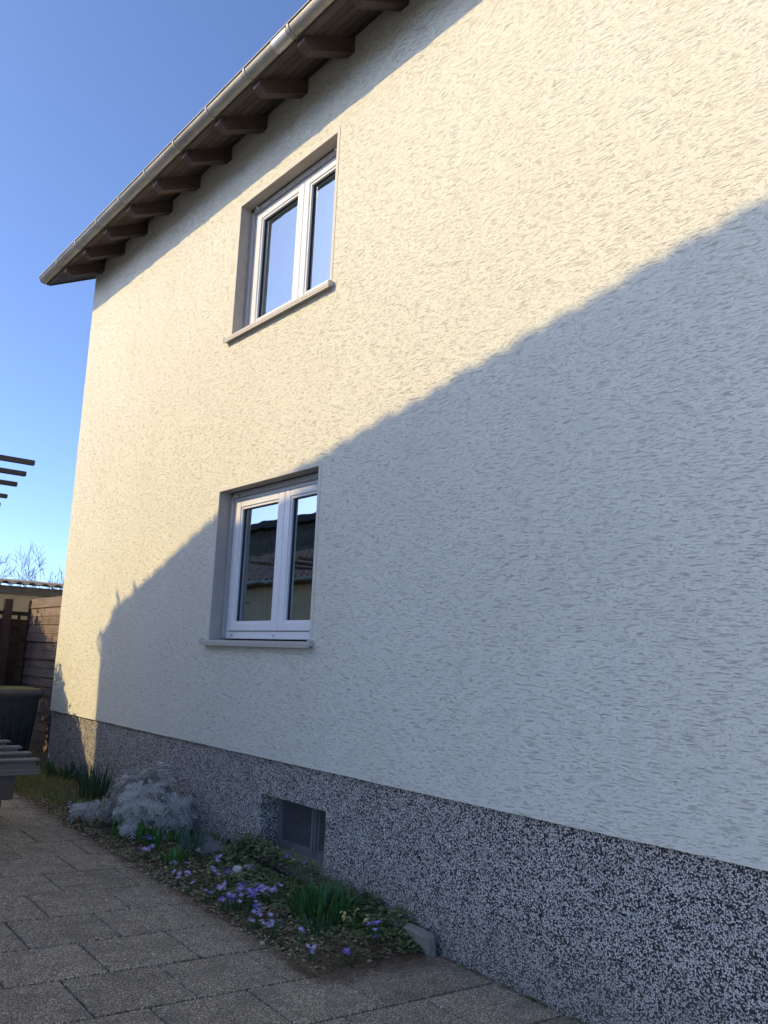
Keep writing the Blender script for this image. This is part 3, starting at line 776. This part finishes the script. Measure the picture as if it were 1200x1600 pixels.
def clump(name, x, y, n, L, w_, spread, mat_, label, cat='plant', lean=.35, droop=.5, group=None):
    root = empty(name, (x, y, gz(x, y)))
    m = MB()
    for k in range(n):
        r_ = spread*math.sqrt(rg.random()); a = rg.uniform(0, 6.28)
        px, py = r_*math.cos(a), r_*math.sin(a)
        strap(m, (px, py, gz(x+px, y+py)-gz(x, y)-.01), a+rg.gauss(0, .7), abs(rg.gauss(lean*.6, lean*.5)), L*rg.uniform(.6, 1.1), w_*rg.uniform(.75, 1.2), droop*rg.uniform(.2, 1.4))
    m.build('leaves', M[mat_], root)
    return tag(root, label, cat, group)
def leaf_quad(m, c, d_, up, L, w_, fold=.2):
    d_ = d_.normalized(); s_ = d_.cross(up).normalized(); u = s_.cross(d_)
    m.add([c, c+d_*L*.45+s_*w_*.5+u*w_*fold, c+d_*L, c+d_*L*.45-s_*w_*.5+u*w_*fold, c+d_*L*.5], [(0, 1, 4), (1, 2, 4), (2, 3, 4), (3, 0, 4)], True)

# silver ragwort
def silver_leaf(m, p, d_, up, L):
    d_ = d_.normalized(); s_ = d_.cross(up).normalized(); u = s_.cross(d_)
    n = 5; c = p
    for i in range(n):
        t_ = (i+.5)/n; q = p+d_*L*t_-u*L*.55*t_*t_
        ln = L*(.16+.26*math.sin(math.pi*(.25+.7*t_)))
        for sg in (-1, 1):
            e = q+(s_*sg*.85+d_*.55).normalized()*ln - u*ln*rg.uniform(-.05, .4)
            wv2 = d_*L*.046
            m.add([q-wv2, q+wv2, e+wv2*.9, e-wv2*.7], [(0, 1, 2, 3)])
    q0 = p; 
    for i in range(3):
        t_ = (i+1)/3; q1 = p+d_*L*t_*1.05-u*L*.55*t_*t_; ww = s_*L*.035
        m.add([q0-ww, q0+ww, q1+ww, q1-ww], [(0, 1, 2, 3)]); q0 = q1
def ragwort(x, y, rx, ry, H, nst, label):
    root = empty('silver_ragwort', (x, y, gz(x, y))); fol = MB(); stm = MB()
    for k in range(nst):
        a = rg.uniform(0, 6.28); e = math.asin(rg.uniform(.02, 1)); rr = rg.uniform(.72, 1.08)
        tip = Vector((rx*math.cos(a)*math.cos(e)*rr, ry*math.sin(a)*math.cos(e)*rr, H*math.sin(e)*rr*.96+.03))
        b = Vector((tip.x*.18, tip.y*.18, 0)); mid_ = (b+tip)/2+Vector((0, 0, .05*rg.random()))
        stm.tube([b, mid_, tip], [.006, .005, .003], 5, False)
        ax = (tip-mid_).normalized()
        for j in range(rg.randint(8, 12)):
            t_ = rg.uniform(.62, 1); q = mid_.lerp(tip, t_) if t_ > .5 else b.lerp(tip, t_)
            az = rg.uniform(0, 6.28); o1 = ax.orthogonal().normalized(); o2 = ax.cross(o1)
            d_ = ax*rg.uniform(.1, .9)+(o1*math.cos(az)+o2*math.sin(az))+Vector((0, 0, .05))
            silver_leaf(fol, q, d_, ax if abs(ax.dot(d_.normalized())) < .95 else o1, rg.uniform(.06, .115))
    stm.build('stems', M['silver_leaf'], root); fol.build('foliage', M['silver_leaf'], root)
    return tag(root, label, 'plant')
ragwort(-.37, 7.45, .33, .56, .50, 92, 'large silver-grey ragwort mound with lacy leaves against the plinth')
ragwort(-.70, 7.98, .09, .11, .15, 6, 'small silver-grey ragwort sprig beside the paving left of the mound')

clump('daffodil_clump', -.36, 8.72, 60, .40, .016, .15, 'dark_strap_leaf', 'dark green daffodil clump rising left of the silver mound', lean=.22, droop=.25)
clump('tulip_clump', -.52, 6.98, 16, .20, .045, .10, 'broad_leaf', 'broad-leaved tulip clump in front of the silver mound', lean=.5)
clump('tulip_clump', -.64, 7.30, 12, .18, .042, .08, 'broad_leaf', 'broad-leaved tulip clump under the left front of the silver mound', lean=.5)
clump('tulip_clump', -.33, 6.86, 9, .17, .035, .08, 'broad_leaf', 'small tulip clump between silver mound and slate piece', lean=.5)
clump('daffodil_clump', -.60, 6.66, 12, .22, .013, .05, 'strap_leaf', 'thin tuft of upright leaves beside the purple crocus', lean=.2, droop=.3)
clump('hyacinth_clump', -.41, 6.46, 46, .23, .013, .10, 'blue_strap_leaf', 'blue-green upright leaf clump left of the slate piece', lean=.2, droop=.25)
clump('tulip_clump', -.62, 6.32, 26, .12, .026, .09, 'broad_leaf', 'low bright green clump in front of the blue-green leaves', lean=.55)
clump('daffodil_clump', -.33, 4.72, 85, .22, .026, .20, 'strap_leaf', 'big fresh green leaf clump near the front of the bed', lean=.45, droop=.4)
clump('daffodil_clump', -.55, 4.50, 16, .13, .016, .08, 'dark_strap_leaf', 'small dark green leaf tuft in front of the big clump', lean=.4)
clump('daffodil_clump', -.12, 4.52, 22, .15, .018, .09, 'dark_strap_leaf', 'dark green leaf tuft between yellow primrose and edging stone', lean=.4)
clump('weed_plant', -.16, 10.2, 40, .22, .03, .20, 'dark_strap_leaf', 'low dark leafy weed at the plinth beside the house corner', lean=.9, droop=.7)
clump('weed_plant', -.06, 6.72, 36, .13, .03, .14, 'vinca_leaf', 'low grey-green weed between slate piece and plinth', lean=.9, droop=.6)

# blooms
def star(name, mat_, r_, n=6, w_=.42, cup=.35):
    m = MB()
    for k in range(n):
        a = 2*math.pi*k/n; d_ = Vector((math.cos(a), math.sin(a), cup)); leaf_quad(m, Vector((0, 0, 0)), d_*r_, Vector((0, 0, 1)), r_, r_*w_)
    return m.mesh(name, M[mat_])
BL = {k: star('bloom', m_, r_) for k, (m_, r_) in dict(v=('violet_petal', .024), d=('deep_violet_petal', .027), p=('pale_petal', .024)).items()}
VB = star('bloom', 'deep_violet_petal', .022, 5, .8, .1)
def leafset(n, L, w_):
    m = MB()
    for k in range(n): strap(m, (rg.uniform(-.01, .01), rg.uniform(-.01, .01), -.012), rg.uniform(0, 6.28), rg.uniform(.2, .8), L*rg.uniform(.7, 1.1), w_, .5, 4)
    return m.mesh('leaves', M['strap_leaf'])
LS = [leafset(6, .09, .008) for _ in range(4)]
def squill(x, y, label, group, kinds='v', nb=4, name='squill', spread=.036):
    root = empty(name, (x, y, gz(x, y)), rg.uniform(0, 6.28))
    obj('leaves', rg.choice(LS), root)
    st = MB(); spots = []
    for k in range(nb):
        a = rg.uniform(0, 6.28); r_ = spread*math.sqrt(rg.random()); h_ = rg.uniform(.055, .105)
        p = Vector((r_*math.cos(a), r_*math.sin(a), h_)); st.tube([(0, 0, -.01), (p.x*.6, p.y*.6, h_*.6), p], .0016, 4, False); spots.append(p)
    st.build('stems', M['strap_leaf'], root)
    for p in spots:
        b = obj('bloom', BL[rg.choice(kinds)], root, p); b.rotation_euler = (rg.uniform(-.7, .7), rg.uniform(-.7, .7), rg.uniform(0, 6)); s_ = rg.uniform(.8, 1.15); b.scale = (s_, s_, s_)
    return tag(root, label, 'flower', group)
PATCH = [(-.80, 5.388), (-.711, 5.409), (-.562, 5.566), (-.592, 5.690), (-.630, 5.287), (-.778, 5.166), (-.739, 5.122), (-.629, 5.110), (-.527, 5.189), (-.494, 5.088), (-.685, 4.935), (-.641, 5.202), (-.568, 5.058), (-.80, 5.164), (-.70, 5.17), (-.60, 5.16), (-.66, 5.08), (-.54, 5.12)]
for p in PATCH: squill(*p, 'violet-blue star flower in the dense patch at the paving edge', 'star flowers in the dense patch', 'vvvd', rg.randint(4, 6))
for p in [(-.80, 4.779), (-.765, 4.814), (-.80, 4.66), (-.775, 4.58), (-.72, 4.70)]: squill(*p, 'violet-blue star flower in the small group nearer than the dense patch', 'star flowers in the small group', 'vvp', rg.randint(3, 5))
for p in [(-.742, 5.789), (-.80, 5.66), (-.80, 5.84), (-.66, 5.98), (-.70, 6.1)]: squill(*p, 'lone violet star flower in litter beyond the dense patch', 'scattered star flowers beyond the patch', 'v', 3)
squill(-.433, 5.994, 'violet star flower cluster behind the dense patch toward the slate piece', None, 'v', 6)
squill(-.327, 5.251, 'single violet star flower beside the ivy right of the dense patch', None, 'v', 3)
squill(-.70, 4.413, 'tiny violet star flower left of the yellow primrose', None, 'v', 2, spread=.02)
squill(-.78, 4.20, 'pale violet star flower at the front corner of the bed', None, 'vvp', 5)
squill(-.62, 4.06, 'deep violet star flower on the brown needles at the bed front', None, 'd', 4, spread=.028)
for p in [(-.299, 4.285), (-.244, 4.248), (-.341, 4.171)]: squill(*p, 'violet-blue star flower right of the yellow primrose', 'star flowers beside the primrose', 'vd', 3)
squill(-.457, 6.22, 'pale blue-white star flower in front of the blue-green leaves', None, 'p', 3)
squill(-.573, 6.86, 'purple and white crocus clump in front of the silver mound', None, 'ddp', 11, 'crocus_clump', .06)
squill(-.74, 6.55, 'lilac crocus clump nearest the paving below the purple one', None, 'vvp', 9, 'crocus_clump', .055)
squill(-.78, 8.06, 'lilac crocus at the paving edge near the grass', None, 'pv', 4, 'crocus_clump', .03)
squill(-.70, 8.42, 'pale lilac crocus between grass and small silver sprig', None, 'p', 4, 'crocus_clump', .03)
for i, (y, z) in enumerate([(4.684, .318), (5.584, .37), (5.786, .338), (5.355, .367)]):
    o = tag(obj('periwinkle_flower', VB, None, (-.07, y, z-.01)), ['blue periwinkle flower on the ivy by the plinth above the big clump', 'blue periwinkle flower at the middle foot of the cellar window', 'blue periwinkle flower at the left foot of the cellar window', 'blue periwinkle flower at the right foot of the cellar window'][i], 'flower', 'periwinkle flowers')
    o.rotation_euler = (rg.uniform(-.3, .3), -1.0, rg.uniform(-.4, .4)); o.scale = (1.15,)*3

# yellow primrose
pr = empty('primrose', (-.32, 4.40, gz(-.32, 4.40))); tag(pr, 'pale yellow primrose clusters beside the big green clump', 'flower')
m = MB()
for k in range(14): strap(m, (0, 0, -.01), rg.uniform(0, 6.28), rg.uniform(.6, 1.1), .08, .032, .5)
m.build('leaves', M['broad_leaf'], pr)
PB = star('bloom', 'yellow_petal', .013, 5, .75, .4); st = MB()
for (cx, cy, ch) in ((-.075, .03, .085), (.03, .05, .10), (.05, -.05, .07)):
    st.tube([(0, 0, -.01), (cx*.6, cy*.6, ch*.6), (cx, cy, ch)], .0025, 5, False)
    for k in range(11):
        b = obj('bloom', PB, pr, (cx+rg.gauss(0, .017), cy+rg.gauss(0, .017), ch+rg.gauss(.004, .012))); b.rotation_euler = (rg.uniform(-1, 1), rg.uniform(-1, 1), rg.uniform(0, 6))
st.build('stems', M['strap_leaf'], pr)

# periwinkle and ivy mat along the plinth
vm = MB()
for k in range(7500):
    y = rg.uniform(4.05, 6.32); wx = .14+.30*math.exp(-((y-5.35)/.55)**2)+.10*math.exp(-((y-4.5)/.3)**2)
    x = -abs(rg.gauss(0, wx))
    if x < -.78: continue
    hgt = max(.0, .155*(1+x/.42))*rg.uniform(.35, 1)*(.6+.5*mnoise.noise(Vector((x*5, y*5, 1)))+.25)
    if y < 4.3: hgt *= .6
    if 5.2 < y < 6.25 and x > -.16: hgt = max(hgt, rg.uniform(.08, .19))
    c_ = Vector((min(-.012, x), y, gz(x, y)+max(.006, hgt)))
    a = rg.uniform(0, 6.28); L = rg.uniform(.022, .046)
    leaf_quad(vm, c_, Vector((math.cos(a), math.sin(a), rg.uniform(-.35, .5))), Vector((rg.gauss(0, .3)-.25, rg.gauss(0, .3), 1)), L, L*rg.uniform(.42, .62), .12)
tag(vm.build('periwinkle_mat', M['vinca_leaf']), 'green periwinkle and ivy mat along the plinth under the cellar window', 'ground cover', None, 'stuff')
sm_ = MB()
for k in range(8000):
    y = rg.uniform(4.05, 8.3); x = rg.uniform(-.86, -.03)
    if mnoise.noise(Vector((x*4, y*4, 9))) < -.22: continue
    a = rg.uniform(0, 6.28); L = rg.uniform(.012, .036)
    leaf_quad(sm_, Vector((x, y, gz(x, y)+rg.uniform(.002, .025))), Vector((math.cos(a), math.sin(a), rg.uniform(-.2, .6))), Vector((rg.gauss(0, .35), rg.gauss(0, .35), 1)), L, L*rg.uniform(.35, .7), .15)
tag(sm_.build('low_weeds', M['vinca_leaf']), 'scattered small green seedlings and creeping shoots over the flower bed', 'ground cover', None, 'stuff')
dl = MB()
for k in range(4200):
    if rg.random() < .55: y = rg.uniform(4.05, 8.6); x = rg.uniform(-.88, -.05)
    else: y = rg.uniform(4.02, 9.4); x = -.86+abs(rg.gauss(0, .10))-.02
    a = rg.uniform(0, 6.28); L = rg.uniform(.012, .042)
    leaf_quad(dl, Vector((x, y, max(gz(x, y), zg(x, y)-.004)+rg.uniform(.003, .018))), Vector((math.cos(a), math.sin(a), rg.uniform(-.15, .4))), Vector((rg.gauss(0, .4), rg.gauss(0, .4), 1)), L, L*rg.uniform(.3, .75), rg.uniform(-.1, .35))
tag(dl.build('dry_leaves', M['dry_leaf']), 'pale dry leaf litter lying over the flower bed soil', 'leaf litter', None, 'stuff')
nl = MB()
for k in range(11000):
    u = rg.random()
    if u < .42: x, y = -.86+rg.gauss(.02, .075), rg.uniform(3.94, 9.6)
    elif u < .85: x, y = rg.uniform(-.90, -.08), 4.04+rg.gauss(.07, .11)
    else: x, y = rg.uniform(-.86, -.05), rg.uniform(4.1, 9)
    a = rg.uniform(0, 6.28); L = rg.uniform(.02, .06); z = max(gz(x, y), zg(x, y))+rg.uniform(.002, .016)
    d_ = Vector((math.cos(a), math.sin(a), rg.uniform(-.15, .25)))*L; s_ = Vector((-math.sin(a), math.cos(a), 0))*.0013; c_ = Vector((x, y, z))
    nl.add([c_-s_, c_+s_, c_+d_*.5+s_+Vector((0, 0, .003)), c_+d_*.5-s_+Vector((0, 0, .003)), c_+d_], [(0, 1, 2, 3), (3, 2, 4)])
tag(nl.build('needle_litter', M['needle_litter']), 'brown needles and stalks along the edge of the flower bed', 'leaf litter', None, 'stuff')
gm = MB()
for k in range(4200):
    y = rg.uniform(8.2, 11.2); x = rg.uniform(-.84, -.05)
    if mnoise.noise(Vector((x*3, y*3, 4))) < -.25: continue
    if x < -.6 and y < 8.6: continue
    strap(gm, (x, y, gz(x, y)-.005), rg.uniform(0, 6.28), rg.uniform(.1, .7), rg.uniform(.04, .11), .006, .8, 3)
tag(gm.build('grass', M['grass_blade']), 'yellow-green grass tuft area at the far end of the bed', 'grass', None, 'stuff')
ms = MB()
for k in range(900):
    y = rg.uniform(2.0, 4.05); x = .018-abs(rg.gauss(0, .022)); a = rg.uniform(0, 6.28); L = rg.uniform(.006, .018)
    if mnoise.noise(Vector((0, y*6, 2))) < -.1: continue
    leaf_quad(ms, Vector((x, y, zg(x, y)+rg.uniform(.0, .006))), Vector((math.cos(a), math.sin(a), rg.uniform(0, .8))), Vector((rg.gauss(0, .3), rg.gauss(0, .3), 1)), L, L*.6)
tag(ms.build('moss_strip', M['vinca_leaf']), 'thin mossy dirt strip where paving meets the plinth', 'moss', None, 'stuff')

# stones
def rock(name, c, r_, sq, seed, mat_, label, cat='stone', rz=0):
    q = random.Random(seed); m = MB(); n, k = 10, 6; vs = []; off = Vector((seed, seed*.3, 1))
    for j in range(k+1):
        th = math.pi*j/k
        for i in range(n):
            ph = 2*math.pi*i/n; d_ = Vector((math.sin(th)*math.cos(ph), math.sin(th)*math.sin(ph), math.cos(th)))
            s_ = r_*(1+.35*mnoise.noise(d_*1.6+off)); vs.append((d_.x*s_*sq[0], d_.y*s_*sq[1], d_.z*s_*sq[2]))
    fs = [(j*n+i, j*n+(i+1) % n, (j+1)*n+(i+1) % n, (j+1)*n+i) for j in range(k) for i in range(n)]
    m.add(vs, [f[::-1] for f in fs]); o = m.build(name, M[mat_], None, c); o.rotation_euler = (.1, .15, rz)
    return tag(o, label, cat)
rock('stone', (-.33, 5.84, gz(-.33, 5.84)+.022), .046, (.75, 1.2, .75), 4, 'pale_stone', 'left of two pale stones lying in front of the cellar window')
rock('stone', (-.21, 5.84, gz(-.21, 5.84)+.020), .056, (1.1, 1.1, .6), 9, 'pale_stone', 'right of two pale stones, flatter, in front of the cellar window', rz=.6)
rock('stone', (-.62, 5.52, gz(-.62, 5.52)+.012), .025, (1.1, .9, .7), 14, 'pale_stone', 'small pale pebble among the violet flowers')
sl = MB().prism([(-.361, 6.377), (-.121, 6.40), (-.055, 6.62), (-.068, 6.90), (-.15, 6.86)], 0, .035, 'z')
sl.v = [(p[0]+.2, p[1]-6.6, p[2]) for p in sl.v]; sl = sl.build('slate_piece', M['slate'], None, (-.2, 6.6, gz(-.2, 6.6)+.012)); sl.rotation_euler = (.06, -.03, 0)
tag(sl, 'flat dark slate piece lying on the bed beside the plinth', 'slate')
b = MB().bbox(-.035, .035, -.065, .065, 0, .10, .006).build('stone_block', M['slate'], None, (-.045, 6.27, gz(-.045, 6.27)+.0)); b.rotation_euler = (0, .1, .08)
tag(b, 'small dark stone block standing at the plinth left of the cellar window', 'stone')
for i, (y, L, lab) in enumerate([(4.42, .30, 'far one of two concrete edging stones along the plinth'), (4.12, .26, 'near one of two concrete edging stones at the end of the bed')]):
    o = MB().bbox(-.035, .035, -L/2, L/2, -.05, .125, .014).build('edging_stone', M['concrete_edge'], None, (-.055+.012*i, y, zg(0, y)-.0)); o.rotation_euler = (.02, -.12, .05-.12*i)
    tag(o, lab, 'edging stone', 'edging stones')
